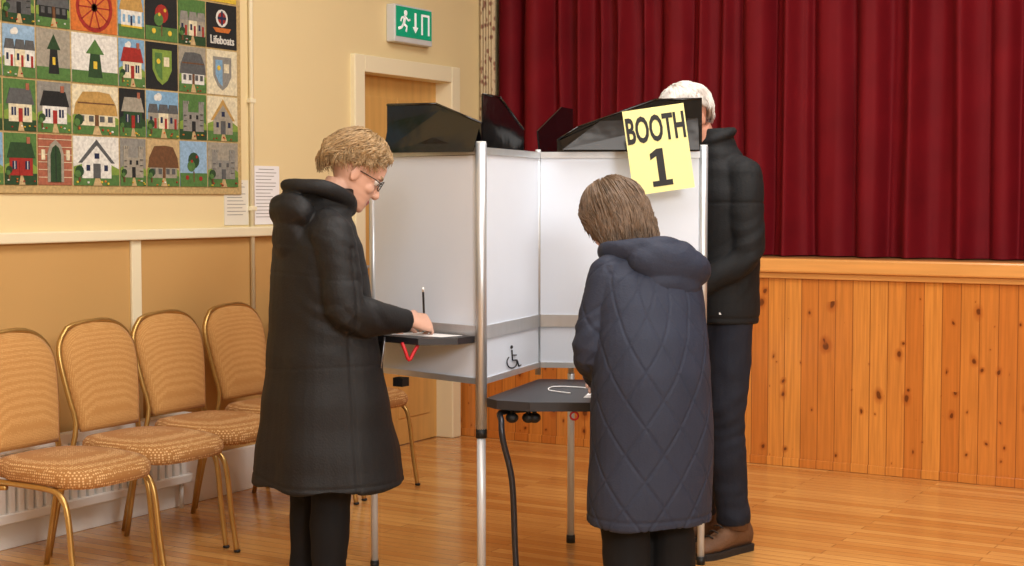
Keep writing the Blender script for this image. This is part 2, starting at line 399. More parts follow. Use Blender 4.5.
def patch(y0,y1,z0,z1,kind,bg,c1,c2):
    b=B(); g=.004
    b.box((.011,y0+g,z0+g),(.0155,y1-g,z1-g),C_(bg),.0015)
    p=obj('patch',b,ql,True)
    b=B(); X=.0155; w=y1-y0-2*g; h=z1-z0-2*g
    P=lambda u,v:(X,y0+g+min(1,max(0,u))*w,z0+g+min(1,max(0,v))*h)
    lay=[0]
    def poly(pts,c):
        lay[0]+=.0003
        b.prism([P(*q) for q in pts],(.0006+lay[0],0,0),C_(c))
    def rect(u0,v0,u1,v1,c): poly([(u0,v0),(u1,v0),(u1,v1),(u0,v1)],c)
    def disc(u,v,r,c,n=12): poly([(u+r*cos(2*pi*i/n),v+r*w/h*sin(2*pi*i/n)) for i in range(n)],c)
    def tree(u,v,s,c='dgreen'):
        rect(u-.02,v,u+.02,v+.15*s,'brown'); disc(u,v+.3*s,.13*s,c); disc(u-.06*s,v+.22*s,.09*s,'green')
    if kind in('house','cottage','castle','barn','row'):
        if bg in('sky','blue'): disc(.3,.86,.07,'white'); disc(.38,.88,.09,'white')
        poly([(0,.2),(0,.38),(.25,.46),(.55,.36),(.8,.44),(1,.34),(1,.2)],'lime' if bg!='black' else 'dgreen')
        rect(0,0,1,.22,'green' if bg!='green' else 'dgreen'); poly([(.42,0),(.62,0),(.54,.2),(.48,.2)],'tan')
        if kind=='house':
            rect(.14,.18,.86,.55,c1); poly([(.06,.52),(.94,.52),(.82,.82),(.18,.82)],c2); rect(.68,.8,.78,.93,'brick')
            for u in (.22,.62): rect(u,.3,u+.14,.46,'navy'); rect(u+.06,.3,u+.08,.46,'white')
            rect(.44,.18,.56,.44,'red')
        elif kind=='cottage':
            rect(.08,.18,.92,.48,c1); poly([(.02,.4),(.98,.4),(.94,.62),(.8,.85),(.55,.88),(.22,.86),(.06,.62)],c2)
            poly([(.1,.62),(.92,.62),(.9,.65),(.1,.65)],'brown')
            for u in (.14,.34,.58,.76): rect(u,.26,u+.1,.38,'dgrey')
            rect(.47,.18,.55,.4,'brown')
        elif kind=='castle':
            rect(.2,.18,.8,.6,c1); rect(.12,.18,.3,.78,c1); rect(.7,.18,.88,.78,c1)
            for u in (.12,.2,.28,.7,.78,.84): rect(u,.78,u+.05,.84,c1)
            rect(.44,.18,.56,.4,c2); rect(.35,.45,.41,.54,c2); rect(.6,.45,.66,.54,c2)
            for v in (.28,.4,.52): rect(.14,v,.22,v+.012,c2); rect(.74,v+.03,.84,v+.042,c2)
        elif kind=='barn':
            poly([(.18,.15),(.82,.15),(.82,.5),(.5,.86),(.18,.5)],c1); poly([(.1,.46),(.18,.46),(.5,.82),(.82,.46),(.9,.46),(.5,.94)],c2)
            rect(.42,.15,.58,.45,'dgrey'); rect(.27,.3,.35,.42,'navy'); rect(.66,.3,.74,.42,'navy'); rect(.45,.55,.55,.66,'navy')
        else:
            for i,(u,c) in enumerate(((.04,c1),(.36,'cream'),(.66,c1))):
                rect(u,.2,u+.3,.55,c); poly([(u-.01,.53),(u+.31,.53),(u+.27,.72),(u+.04,.72)],c2); rect(u+.05,.32,u+.12,.45,'navy'); rect(u+.18,.2,u+.25,.42,'red')
        if random.random()<.6: tree(.12,.08,.7)
        for i in range(5): disc(random.uniform(.05,.95),random.uniform(.03,.12),.02,random.choice(('red','yellow','white','orange')),6)
    elif kind=='wheel':
        n=20
        for i in range(n):
            a=2*pi*i/n; c=2*pi*(i+1)/n
            poly([(.5+.4*cos(a),.5+.4*w/h*sin(a)),(.5+.4*cos(c),.5+.4*w/h*sin(c)),(.5+.33*cos(c),.5+.33*w/h*sin(c)),(.5+.33*cos(a),.5+.33*w/h*sin(a))],c1); lay[0]-=.0003
        for i in range(10):
            a=2*pi*i/10; dx,dz=cos(a),sin(a); q=.014
            poly([(.5-q*dz,.5+q*dx),(.5+q*dz,.5-q*dx),(.5+.35*dx+q*dz,.5+.35*dz*w/h-q*dx),(.5+.35*dx-q*dz,.5+.35*dz*w/h+q*dx)],c1); lay[0]-=.0003
        disc(.5,.5,.07,c2)
    elif kind=='shield':
        poly([(.2,.85),(.2,.42),(.34,.2),(.5,.1),(.66,.2),(.8,.42),(.8,.85)],c1)
        poly([(.27,.78),(.27,.45),(.38,.27),(.5,.19),(.5,.78)],c2); rect(.55,.5,.72,.7,'cream'); disc(.38,.6,.06,'yellow',8)
    elif kind=='tree':
        rect(0,0,1,.3,'green'); tree(.5,.1,1.6,c1); disc(.25,.2,.06,c2); disc(.75,.18,.06,c2); disc(.6,.66,.04,c2); disc(.42,.56,.04,c2)
    elif kind=='arch':
        for v in (.15,.3,.45,.6,.75,.9): rect(.0,v,1,v+.012,'cream')
        poly([(.26,.06),(.74,.06),(.74,.62),(.66,.8),(.5,.9),(.34,.8),(.26,.62)],'stone'); poly([(.34,.06),(.66,.06),(.66,.6),(.6,.74),(.5,.8),(.4,.74),(.34,.6)],c1); rect(.49,.06,.51,.76,'black')
        for u in (.08,.82): rect(u,.5,u+.1,.7,'cream')
    elif kind=='tower':
        rect(0,0,1,.25,'green'); poly([(.34,.12),(.66,.12),(.6,.62),(.4,.62)],c1); poly([(.3,.6),(.7,.6),(.5,.9)],c2); rect(.46,.3,.54,.45,'yellow')
    elif kind=='lifeboats':
        disc(.5,.68,.2,'white'); disc(.5,.68,.14,'red'); rect(.47,.52,.53,.84,'navy'); rect(.36,.65,.64,.71,'navy')
        poly([(.2,.46),(.8,.46),(.72,.36),(.3,.36)],'orange')
        M=Matrix.Translation(P(.5,.18))@Matrix(((0,0,1,0),(1,0,0,0),(0,1,0,0),(0,0,0,1)))
        b.text('Lifeboats',.052,M,C_('white'),off=.0008,ext=.003,sx=.85)
    elif kind=='letters':
        rect(0,0,1,.25,'green'); rect(.1,.2,.9,.6,'white'); poly([(.03,.55),(.97,.55),(.86,.88),(.14,.88)],'thatch')
        for u in (.16,.36,.54,.74): rect(u,.3,u+.09,.46,'sky')
        rect(.46,.2,.52,.44,'navy'); rect(.1,.2,.9,.24,'yellow')
    elif kind=='fields':
        rect(0,0,1,.3,c1); poly([(0,.3),(1,.22),(1,.5),(0,.55)],c2); tree(.2,.25,.8); tree(.8,.3,.9); rect(.4,.35,.62,.55,'cream'); poly([(.37,.53),(.65,.53),(.51,.68)],'brick')
        for i in range(3): rect(.25+.2*i,.08,.36+.2*i,.15,'white')
    obj('motif',b,p,True)
ROW=[
[('fields','blue','green','lime'),('house','sky','red','grey'),('house','sky','brick','grey'),('house','green','red','dgreen'),('arch','brick','dgreen','stone'),('barn','white','white','dgrey'),('castle','grey','stone','black'),('cottage','tan','stone','brown'),('tree','blue','dgreen','red'),('castle','stone','grey','dgrey')],
[('barn','blue','stone','brown'),('row','sky','white','grey'),('fields','green','dgreen','lime'),('house','green','cream','dgrey'),('house','grey','white','black'),('cottage','cream','cream','thatch'),('house','black','dgreen','stone'),('row','sky','stone','dgrey'),('castle','green','grey','black'),('barn','cream','stone','thatch')],
[('tree','blue','green','red'),('house','tan','red','brown'),('cottage','white','cream','thatch'),('row','blue','white','dgrey'),('tower','stone','black','dgreen'),('tower','white','dgreen','green'),('house','sky','cream','red'),('shield','black','lime','green'),('cottage','stone','white','dgrey'),('shield','cream','grey','sky')],
[('castle','green','grey','black'),('barn','sky','white','red'),('fields','sky','green','tan'),('castle','green','dgrey','black'),('cottage','dgreen','black','dgrey'),('wheel','orange','red','brown'),('letters','sky','white','thatch'),('tree','black','red','yellow'),('row','green','stone','grey'),('lifeboats','black','white','red')],
[('house','tan','red','brown'),('row','blue','white','dgrey'),('tree','green','dgreen','red'),('row','black','dgreen','grey'),('cottage','green','tan','brown'),('house','sky','brick','grey'),('barn','orange','white','thatch'),('fields','cream','green','lime'),('house','lime','cream','red'),('shield','yellow','navy','red')],
[('house','blue','white','grey'),('wheel','cream','brown','red'),('fields','blue','green','tan'),('barn','sky','stone','brown'),('house','green','white','grey'),('tower','blue','grey','red'),('cottage','tan','white','thatch'),('row','sky','cream','grey'),('tree','tan','green','yellow'),('castle','blue','grey','navy')]]
for r,row in enumerate(ROW):
    for c,(k_,bg,c1,c2) in enumerate(row): patch(EY[c],EY[c+1],EZ[r],EZ[r+1],k_,bg,c1,c2)
# ---------------------------------------------------------------- chairs
def make_chair():
    t=empty('banquet_chair','','chair',(0,0,0),group='gold banquet chairs along the left wall')
    hwz=[(.47,.150),(.56,.166),(.66,.182),(.74,.190),(.80,.184),(.85,.148),(.878,.09),(.887,0)]
    def bx(z): return -.015-.085*((z-.45)/.45)**1.2 if z>.45 else -.015
    ext=[(bx(z),w,z) for z,w in hwz]
    P=[Vector(p) for p in ext]; P,_=crom(P,[1]*len(P),4)
    right=P; left=[Vector((p.x,-p.y,p.z)) for p in P][::-1][1:]
    b=B(); loop=right+left; cz=.68; secs=[]
    for s,off in ((.90,.0),(.965,.012),(.965,.03),(.86,.046),(.5,.052),(.02,.054)):
        secs.append([Vector((bx(cz+(p.z-cz)*s)+off-.012,p.y*s,cz+(p.z-cz)*s)) for p in loop])
    b.loft(secs,MT['fab']); 
    secs=[[Vector((bx(cz+(p.z-cz)*s)+off-.012,p.y*s,cz+(p.z-cz)*s)) for p in loop] for s,off in ((.90,0),(.5,-.008),(.02,-.01))]
    b.loft(secs,MT['fab']); obj('backrest',b,t)
    b=B(); rl=[Vector((-.13,.2,.0)),Vector((-.085,.195,.2)),Vector((-.03,.175,.40))]
    full=rl+[p for p in right[2::3]]; 
    fl=[Vector((p.x,-p.y,p.z)) for p in full][::-1]
    b.tube(full+fl[1:],.0105,MT['gold'],8,sub=2); obj('back_frame',b,t)
    for s in (1,-1):
        b=B(); b.tube([(-.03,s*.178,.385),(.1,s*.195,.392),(.30,s*.205,.39),(.365,s*.207,.37),(.395,s*.208,.31),(.415,s*.21,.15),(.44,s*.212,0)],.0105,MT['gold'],8,sub=4)
        b.tube([(-.06,s*.188,.30),(.0,s*.19,.36),(.1,s*.195,.375)],.009,MT['gold'],8,sub=3)
        b.ell((.44,s*.212,.006),(.014,.014,.008),MT['blk'],8); obj('leg',b,t)
    b=B(); b.tube([(.31,-.2,.385),(.31,.2,.385)],.009,MT['gold'],8); obj('seat_frame',b,t)
    b=B(); secs=[]
    def so(s,z):
        L=[]
        for k in range(40):
            a=2*pi*k/40; c,d=cos(a),sin(a)
            x=.21+.235*s*math.copysign(abs(c)**.5,c); wd=.212 if x>.1 else .195
            L.append((x,wd*s*math.copysign(abs(d)**.5,d),z-(.012*max(0,x-.25)/.15)))
        return L
    for s,z in ((.9,.40),(.97,.405),(1.0,.425),(.99,.445),(.93,.462),(.7,.472),(.3,.475),(.02,.475)): secs.append(so(s,z))
    b.loft(secs,MT['fabs']); obj('seat',b,t)
    return t
def copy_tree(o,parent=None):
    c=o.copy(); COL.objects.link(c); c.parent=parent
    for ch in list(o.children): copy_tree(ch,c)
    return c
proto=make_chair()
spots=[(.475,-3.565,2,'gold framed banquet chair nearest the left edge of the photo, cut by the frame'),
(.38,-3.075,0,'second gold framed banquet chair from the left edge, with its full backrest in view'),
(.30,-2.61,-1,'third gold framed banquet chair from the left, in front of the cream wall strip'),
(.235,-2.12,1,'fourth gold framed banquet chair, beside the hem of the black coat'),
(.21,-1.60,0,'gold framed banquet chair mostly hidden behind the woman in the black coat')]
for i,(x,y,rz,lb) in enumerate(spots):
    o=proto if i==0 else copy_tree(proto)
    o.location=(x,y,0); o.rotation_euler=(0,0,radians(rz)); o['label']=lb
# ---------------------------------------------------------------- booth
P0=(-.504,5.44);P1=(-.104,5.05);P2=(.097,5.57);P3=(.70,5.50);P4=(.232,5.86)
bt=empty('polling_booth','white panelled aluminium polling booth with black hoods in the middle of the hall','voting booth',W(.1,5.5))
ZT,ZM,ZB=1.515,.90,.735
def wallpanel(A,Bq,z0,z1,m,th=.012,e0=0,e1=0):
    a=W(*A);c=W(*Bq); dv=(c-a).normalized(); a=a+dv*e0; c=c-dv*e1
    n=Vector((-dv.y,dv.x,0))*th/2
    b=B(); b.prism([a-n+Vector((0,0,z0)),c-n+Vector((0,0,z0)),c-n+Vector((0,0,z1)),a-n+Vector((0,0,z1))],n*2,m); return b
for A,Bq in ((P0,P1),(P1,P2),(P2,P3),(P2,P4)):
    obj('panel',wallpanel(A,Bq,ZB,ZT,MT['panel'],.01),bt,True)
    for z,h in ((ZT-.012,.024),(ZM-.02,.045),(ZB-.008,.02)):
        obj('rail',wallpanel(A,Bq,z,z+h,MT['alu'],.022,.01,.01),bt,True)
def post(P,r,z0,z1,m=MT['alu'],leg=True,rl=.014):
    b=B(); c=W(*P); b.tube([c+Vector((0,0,z0)),c+Vector((0,0,z1))],r,m,16)
    b.tube([c+Vector((0,0,z1-.004)),c+Vector((0,0,z1+.006))],r*.9,MT['grey'],16)
    o=obj('post',b,bt,True)
    if leg:
        b=B(); b.tube([c+Vector((0,0,.01)),c+Vector((0,0,z0+.01))],rl,MT['leg'],14); b.tube([c,c+Vector((0,0,.03))],rl*1.25,MT['blk'],14); obj('leg',b,bt,True)
        b=B(); b.tube([c+Vector((0,0,z0-.03)),c+Vector((0,0,z0+.002))],r*1.0,MT['blk'],14); obj('collar',b,bt,True)
post(P0,.014,.66,1.53,rl=.013); post(P1,.0195,.575,1.54,rl=.0155); post(P2,.011,.70,1.53,leg=False)
post(P3,.0165,.60,1.545,rl=.013); post(P4,.012,.66,1.53,rl=.014)
def hood(pix,A,Bq,side=.006):
    b=B(); pts=[onplane(x,y,A,Bq) for x,y in pix]
    d_=(W(*Bq)-W(*A)).normalized(); n=Vector((-d_.y,d_.x,0))*side
    b.prism(pts,n,MT['blackp']); return b
def off(A,Bq,d):
    dx,dy=Bq[0]-A[0],Bq[1]-A[1]; L=sqrt(dx*dx+dy*dy); nx,ny=-dy/L*d,dx/L*d
    return (A[0]+nx,A[1]+ny),(Bq[0]+nx,Bq[1]+ny)
obj('hood',hood([(387,157),(387,105),(436,104),(481,123),(481,155)],*off(P0,P1,-.008)),bt,True,label='black hood on the left panel')
obj('hood',hood([(483,150),(483,94),(500,97),(524,129),(524,152)],*off(P1,P2,-.008)),bt,True,label='black hood on the side panel')
obj('hood',hood([(557,153),(557,140),(578,127),(620,112),(655,100),(702,99),(702,151)],*off(P2,P3,-.008)),bt,True,label='long black hood on the panel with the yellow sign')
obj('hood',hood([(540,153),(538,131),(562,107),(573,109),(573,153)],*off(P2,P4,.008)),bt,True)
def crease(pa,pb,A,Bq):
    b=B(); b.tube([onplane(*pa,A,Bq),onplane(*pb,A,Bq)],.0035,MT['blackp'],6); obj('hood_edge',b,bt,True)
for seg,A,Bq in (((387,105,436,104),P0,P1),((436,104,481,123),P0,P1),((483,94,500,97),P1,P2),((500,97,524,129),P1,P2),((557,140,578,127),P2,P3),((578,127,655,100),P2,P3),((655,100,702,99),P2,P3)):
    A2,B2=off(A,Bq,-.010); crease(seg[:2],seg[2:],A2,B2)
def flap(p,q,dv,dz,m=MT['blackp']):
    b=B(); p=Vector(p);q=Vector(q);dv=Vector(dv)
    b.prism([p,q,q+dv+Vector((0,0,dz)),p+dv+Vector((0,0,dz))],(0,0,.005),m); return b
bk=W(0,1)-W(0,0)
A,Bq=off(P2,P3,-.008)
obj('hood_flap',flap(onplane(620,112,A,Bq),onplane(655,100,A,Bq),bk*.10,-.03),bt,True)
obj('hood_flap',flap(onplane(655,100,A,Bq),onplane(702,99,A,Bq),bk*.10,-.03),bt,True)
b=B(); pA=onplane(560,139,A,Bq);pB=onplane(600,121,A,Bq);pC=onplane(698,118,A,Bq);pD=onplane(698,150,A,Bq);pE=onplane(562,150,A,Bq)
b.prism([pA,pB,pC,pD-bk*.035,pE-bk*.035],bk*.003,MT['blackp']); obj('hood_flap',b,bt,True)
A,Bq=off(P0,P1,-.008)
obj('hood_flap',flap(onplane(387,105,A,Bq),onplane(436,104,A,Bq),bk*.10,-.04),bt,True)
obj('hood_flap',flap(onplane(436,104,A,Bq),onplane(481,123,A,Bq),bk*.08,-.04),bt,True)
nA=(W(-.7,-.7)-W(0,0))*.03
b=B(); pA=onplane(389,122,A,Bq);pB=onplane(440,110,A,Bq);pC=onplane(479,128,A,Bq);pD=onplane(479,152,A,Bq);pE=onplane(389,153,A,Bq)
b.prism([pA,pB,pC,pD+nA,pE+nA],-nA*.1,MT['blackp']); obj('hood_flap',b,bt,True)
def nrm(A,Bq): 
    dx,dy=Bq[0]-A[0],Bq[1]-A[1]; L=sqrt(dx*dx+dy*dy); return (dx/L,dy/L),(dy/L,-dx/L)
(dx,dy),(nx,ny)=nrm(P0,P1)
def sp(P,al,ou): return (P[0]+dx*al+nx*ou,P[1]+dy*al+ny*ou)
b=B(); pts=[sp(P0,.0,.012),sp(P1,-.02,.012),sp(P1,-.01,.10),sp(P1,-.09,.205),sp(P0,.0,.205)]
b.prism([W(p[0],p[1],.868) for p in pts],(0,0,.022),MT['shelf']); obj('shelf',b,bt,True)
b=B(); b.tube([PX(402,343,4.98),PX(405,350,4.97),PX(409,360,4.97),PX(414,352,4.98),PX(418,345,4.99)],.006,MT['red'],8,sub=4); obj('pull_cord',b,bt,True,label='red looped cord')
b=B(); c=W(*sp(P0,.15,.1)); b.tube([c+Vector((0,0,.74)),c+Vector((0,0,.868))],.012,MT['blk']); obj('bracket',b,bt,True)
ZD=.685
b=B(); pts=[(-.085,5.02),(.10,5.555),(.66,5.49),(.62,5.02),(.50,4.90),(.06,4.905),(-.05,4.955)]
b.prism([W(p[0],p[1],ZD-.03) for p in pts],(0,0,.03),MT['shelf']); obj('desk_top',b,bt,True)
b=B(); b.tube([W(.1,5.05,.645),W(-.03,5.0,.64),W(-.035,4.93,.62),W(-.03,4.91,.56),W(.0,4.93,.42),W(.01,4.95,.2),W(.02,4.96,.0)],.0105,MT['steel'],10,sub=5); obj('folding_leg',b,bt,True,label='dark bent steel desk leg')
for xx in (-.0,.055,.075):
    b=B(); c=W(xx,4.99,.622); b.ell(c,(.022,.022,.018),MT['blk'],12); b.tube([c,c+Vector((0,0,.035))],.008,MT['blk']); obj('knob',b,bt,True)
b=B(); cc=W(.205,4.91,.64); pts=[cc+(W(1,0)-W(0,0))*.013*cos(t)+Vector((0,0,.013*sin(t))) for t in [i*pi/5 for i in range(11)]]
b.tube(pts,.0035,MT['red'],6); obj('cord_ring',b,bt,True)
b=B(); b.prism([W(x,y,.868) for x,y in ((.12,5.59),(.56,5.545),(.54,5.74),(.27,5.80))],(0,0,.022),MT['shelf']); obj('shelf',b,bt,True)
b=B(); b.box((-.02,-.02,0),(.02,.02,.03),MT['blk']); b.bm.transform(Matrix.Translation(PX(401,386,5.15))); obj('panel_clip',b,bt,True)
b=B(); A,Bq=off(P1,P2,-.0075)
def ws(u,v): return onplane(514+u,357+v,A,Bq)
def wl(pts,r=.0028): b.tube([ws(*p) for p in pts],r,MT['black_ink'],6)
wl([(-2+5*cos(t),5+6*sin(t)) for t in [radians(q) for q in range(-20,250,18)]],.0022)
wl([(-2,-7),(-1.5,3),(3,3),(5,9),(7,8)],.0026); wl([(-2,-2),(2.5,-2)],.002); b.ell(ws(-2.5,-10),(.006,.006,.007),MT['black_ink'],8)
obj('wheelchair_symbol',b,bt,True)
# sign
S0=PX(658.5,149.5,5.36); rx=(W(1,0)-W(0,0)); 
sg_=empty('booth_sign','yellow card sign reading BOOTH 1 fixed to the top corner of the booth','sign',S0)
rot=radians(8.2); ux=rx*cos(rot)+Vector((0,0,sin(rot))); uz=-rx*sin(rot)+Vector((0,0,cos(rot))); un=ux.cross(uz)
Ms=Matrix.Translation(S0)@Matrix(((ux.x,uz.x,un.x,0),(ux.y,uz.y,un.y,0),(ux.z,uz.z,un.z,0),(0,0,0,1)))
b=B(); b.M=Ms; b.box((-.110,-.151,-.001),(.110,.151,.001),MT['yellow']); obj('card',b,sg_,True)
b=B(); b.text('BOOTH',.128,Ms@Matrix.Translation((0,.072,.0018)),MT['black_ink'],off=.0036,sx=.475)
obj('lettering',b,sg_,True)
b=B(); b.M=Ms; n_=[(-.036,-.130),(-.036,-.110),(-.012,-.110),(-.012,-.022),(-.034,-.034),(-.034,-.012),(-.008,.004),(.014,.004),(.014,-.110),(.036,-.110),(.036,-.130)]
b.prism([(x,y,.0012) for x,y in n_],(0,0,.001),MT['black_ink'])
obj('numeral',b,sg_,True)
# papers and pencils
b=B(); 
pt=[sp(P1,-.27,.05),sp(P1,-.06,.03),sp(P1,-.07,.12),sp(P1,-.27,.17)]
b.prism([W(p[0],p[1],.8905) for p in pt],(0,0,.001),MT['paper'])
obj('ballot_paper',b,label='white ballot paper on the left shelf under the writing hand',category='paper')
b=B(); b.tube([W(.20,5.12,.688),W(.13,5.2,.688),W(.15,5.3,.688),W(.24,5.28,.688),W(.3,5.2,.688)],.0022,MT['paper'],8,sub=6)
obj('pencil_string',b,label='white string lying on the low desk beside the side panel',category='string')
b=B(); b.prism([W(x,y,.6855) for x,y in ((.24,5.02),(.38,4.98),(.42,5.18),(.28,5.22))],(0,0,.001),MT['paper'])
obj('ballot_paper',b,label='white ballot paper on the low desk in front of the navy coat',category='paper')
# ---------------------------------------------------------------- people
def rotz_for(h):
    wx=h[0]*ca-h[1]*sa; wy=h[0]*sa+h[1]*ca
    return atan2(wy,wx)-pi/2
HR=[(0,0,.060,.022,.026),(.014,0,.046,.040,.046),(.035,0,.032,.052,.060),(.06,0,.018,.060,.073),(.085,0,.006,.067,.084),(.112,0,-.004,.071,.089),(.14,0,-.002,.075,.094),(.168,0,-.003,.074,.092),(.193,0,-.006,.064,.079),(.21,0,-.008,.047,.058),(.221,0,-.01,.02,.026)]
def headM(p,pitch,yaw,roll=0):
    return Matrix.Translation(p)@Matrix.Rotation(radians(yaw),4,'Z')@Matrix.Rotation(radians(roll),4,'Y')@Matrix.Rotation(-radians(pitch),4,'X')@Matrix.Translation((0,.015,-.06))
def head(b,M,m,k=1):
    o=b.M; b.M=M@Matrix.Scale(k,4)
    b.rings(HR,m,n=36,sub=3,pw=2.15)
    b.tube([(0,.086,.118),(0,.096,.098),(0,.106,.080),(0,.097,.070)],[.007,.0085,.0115,.009],m,10,sub=3)
    for s in (1,-1):
        b.ell((s*.011,.093,.074),(.008,.010,.007),m,10)
        b.ell((s*.076,-.008,.098),(.006,.018,.031),m,12,Matrix.Rotation(radians(s*14),3,'Z'))
        b.ell((s*.040,.058,.083),(.024,.024,.02),m,12)
        b.tube([(s*.012,.089,.131),(s*.032,.084,.137),(s*.052,.069,.130)],[.005,.0065,.005],m,8,sub=3)
    b.ell((0,.088,.048),(.022,.010,.0055),m,12); b.ell((0,.086,.038),(.018,.010,.006),m,12); b.ell((0,.080,.014),(.018,.013,.013),m,12)
    b.M=o
def hand(b,w,d,n,th,m,curl=(22,32,25),k=1):
    w=Vector(w); d=Vector(d).normalized(); n=Vector(n); n=(n-d*n.dot(d)).normalized(); s=d.cross(n)*th
    secs=[]
    for t,hw,ht in ((-.02,.022,.019),(.0,.024,.018),(.03,.034,.016),(.06,.039,.014),(.088,.037,.011)):
        secs.append([w+d*t*k+s*cos(2*pi*i/16)*hw*k+n*sin(2*pi*i/16)*ht*k for i in range(16)])
    b.loft(secs,m)
    for o_,L,r in ((.030,.070,.0082),(.0105,.080,.0085),(-.0095,.074,.008),(-.029,.058,.0072)):
        p=w+(d*.078+s*o_)*k; fan=s*o_*2.6; a=0; pts=[p]; rr=[r*k]
        for c,fr in zip(curl,(.42,.33,.25)):
            a+=radians(c); dd=((d+fan)*cos(a)+n*sin(a)).normalized(); p=p+dd*L*fr*k; pts.append(p); rr.append(rr[-1]*.9)
        b.tube(pts,rr,m,10,sub=3); b.ell(pts[-1],(rr[-1],)*3,m,8)
    p=w+(d*.02+s*.02)*k; pts=[p]
    for q,L in (((.65,.70,.30),.035),((.82,.45,.45),.032),((.9,.2,.5),.026)):
        p=p+(d*q[0]+s*q[1]+n*q[2]).normalized()*L*k; pts.append(p)
    b.tube(pts,[.013*k,.011*k,.0095*k,.0075*k],m,10,sub=3); b.ell(pts[-1],(.0075*k,)*3,m,8)
def person(label,X,D,h,sp_):
    root=empty('person',label,'person',W(X,D),rotz_for(h))
    skin=sp_['skin']; b=B()
    b.rings(sp_['torso'],skin,n=24,sub=3)
    M=headM(sp_['head'],sp_['pitch'],sp_['yaw'],sp_.get('roll',0)); head(b,M,skin)
    nb=Vector(sp_['neck']); hp=M@Vector((0,-.02,.05)); nr=sp_.get('nr',1)
    b.tube([nb,nb.lerp(hp,.5),hp],[.060*nr,.054*nr,.052*nr],skin,16,sub=3)
    for (s,e,w_,hd,hn,th,cu) in sp_['arms']:
        s,e,w_=Vector(s),Vector(e),Vector(w_); i_=s.lerp(Vector((0,nb.y,s.z)),.5); i_.z-=.02
        b.tube([i_,s-Vector((0,0,.02)),s.lerp(e,.5),e,e.lerp(w_,.3),w_],[.040,.042,.04,.034,.034,.024],skin,14,sub=3)
        hand(b,w_+Vector(hd).normalized()*.02,hd,hn,th,skin,cu,sp_.get('hk',1))
    for (hip,kn,an,tdir) in sp_['legs']:
        hip,kn,an=Vector(hip),Vector(kn),Vector(an)
        b.tube([hip,hip.lerp(kn,.5),kn,kn.lerp(an,.35),an,an-Vector((0,0,.05))],[.075,.066,.05,.048,.032,.03],skin,16,sub=3)
        td=Vector(tdir).normalized()
        b.tube([an+Vector((0,0,-.045))-td*.03,an+Vector((0,0,-.045))+td*.06,an+Vector((0,0,-.06))+td*.15],[.03,.032,.02],skin,12,sub=3)
    me=bake(b,.0040,2,.5)
    Mi=M.inverted()
    def fn(co,n):
        if (co-hp).length>.3: return None
        q=Mi@co
        if q.y<.03 or q.z<.05 or q.z>.16: return None
        e=0
        for s in (1,-1):
            r2=(q.x-s*.031)**2+((q.z-.115)*1.25)**2
            e+=.010*exp(-r2/(.013**2))
        return (M.to_3x3()@Vector((0,-e,0))) if e>.0003 else None
    disp(me,fn)
    me.materials.append(skin); me.materials.append(MT['lip']); me.materials.append(sp_['hair'])
    for p in me.polygons:
        if (p.center-hp).length>.25: continue
        q=Mi@p.center
        if abs(q.x)<.023 and .0345<q.z<.0525 and q.y>.083: p.material_index=1
        elif q.y>.06 and .012<abs(q.x)<.05 and .133<q.z<.1405: p.material_index=2
    body=obj('body',me,root)
    for s in (1,-1):
        b=B(); b.M=M; c=Vector((s*.031,.0715,.115)); b.ell(c,(.0125,.0125,.0125),MT['eyew'],14)
        b.ell(c+Vector((0,.0098,-.002)),(.006,.0036,.006),MT['iris'],10); b.ell(c+Vector((0,.0125,-.002)),(.0026,.002,.0026),MT['blk'],8)
        obj('eye',b,root)
    return root,M
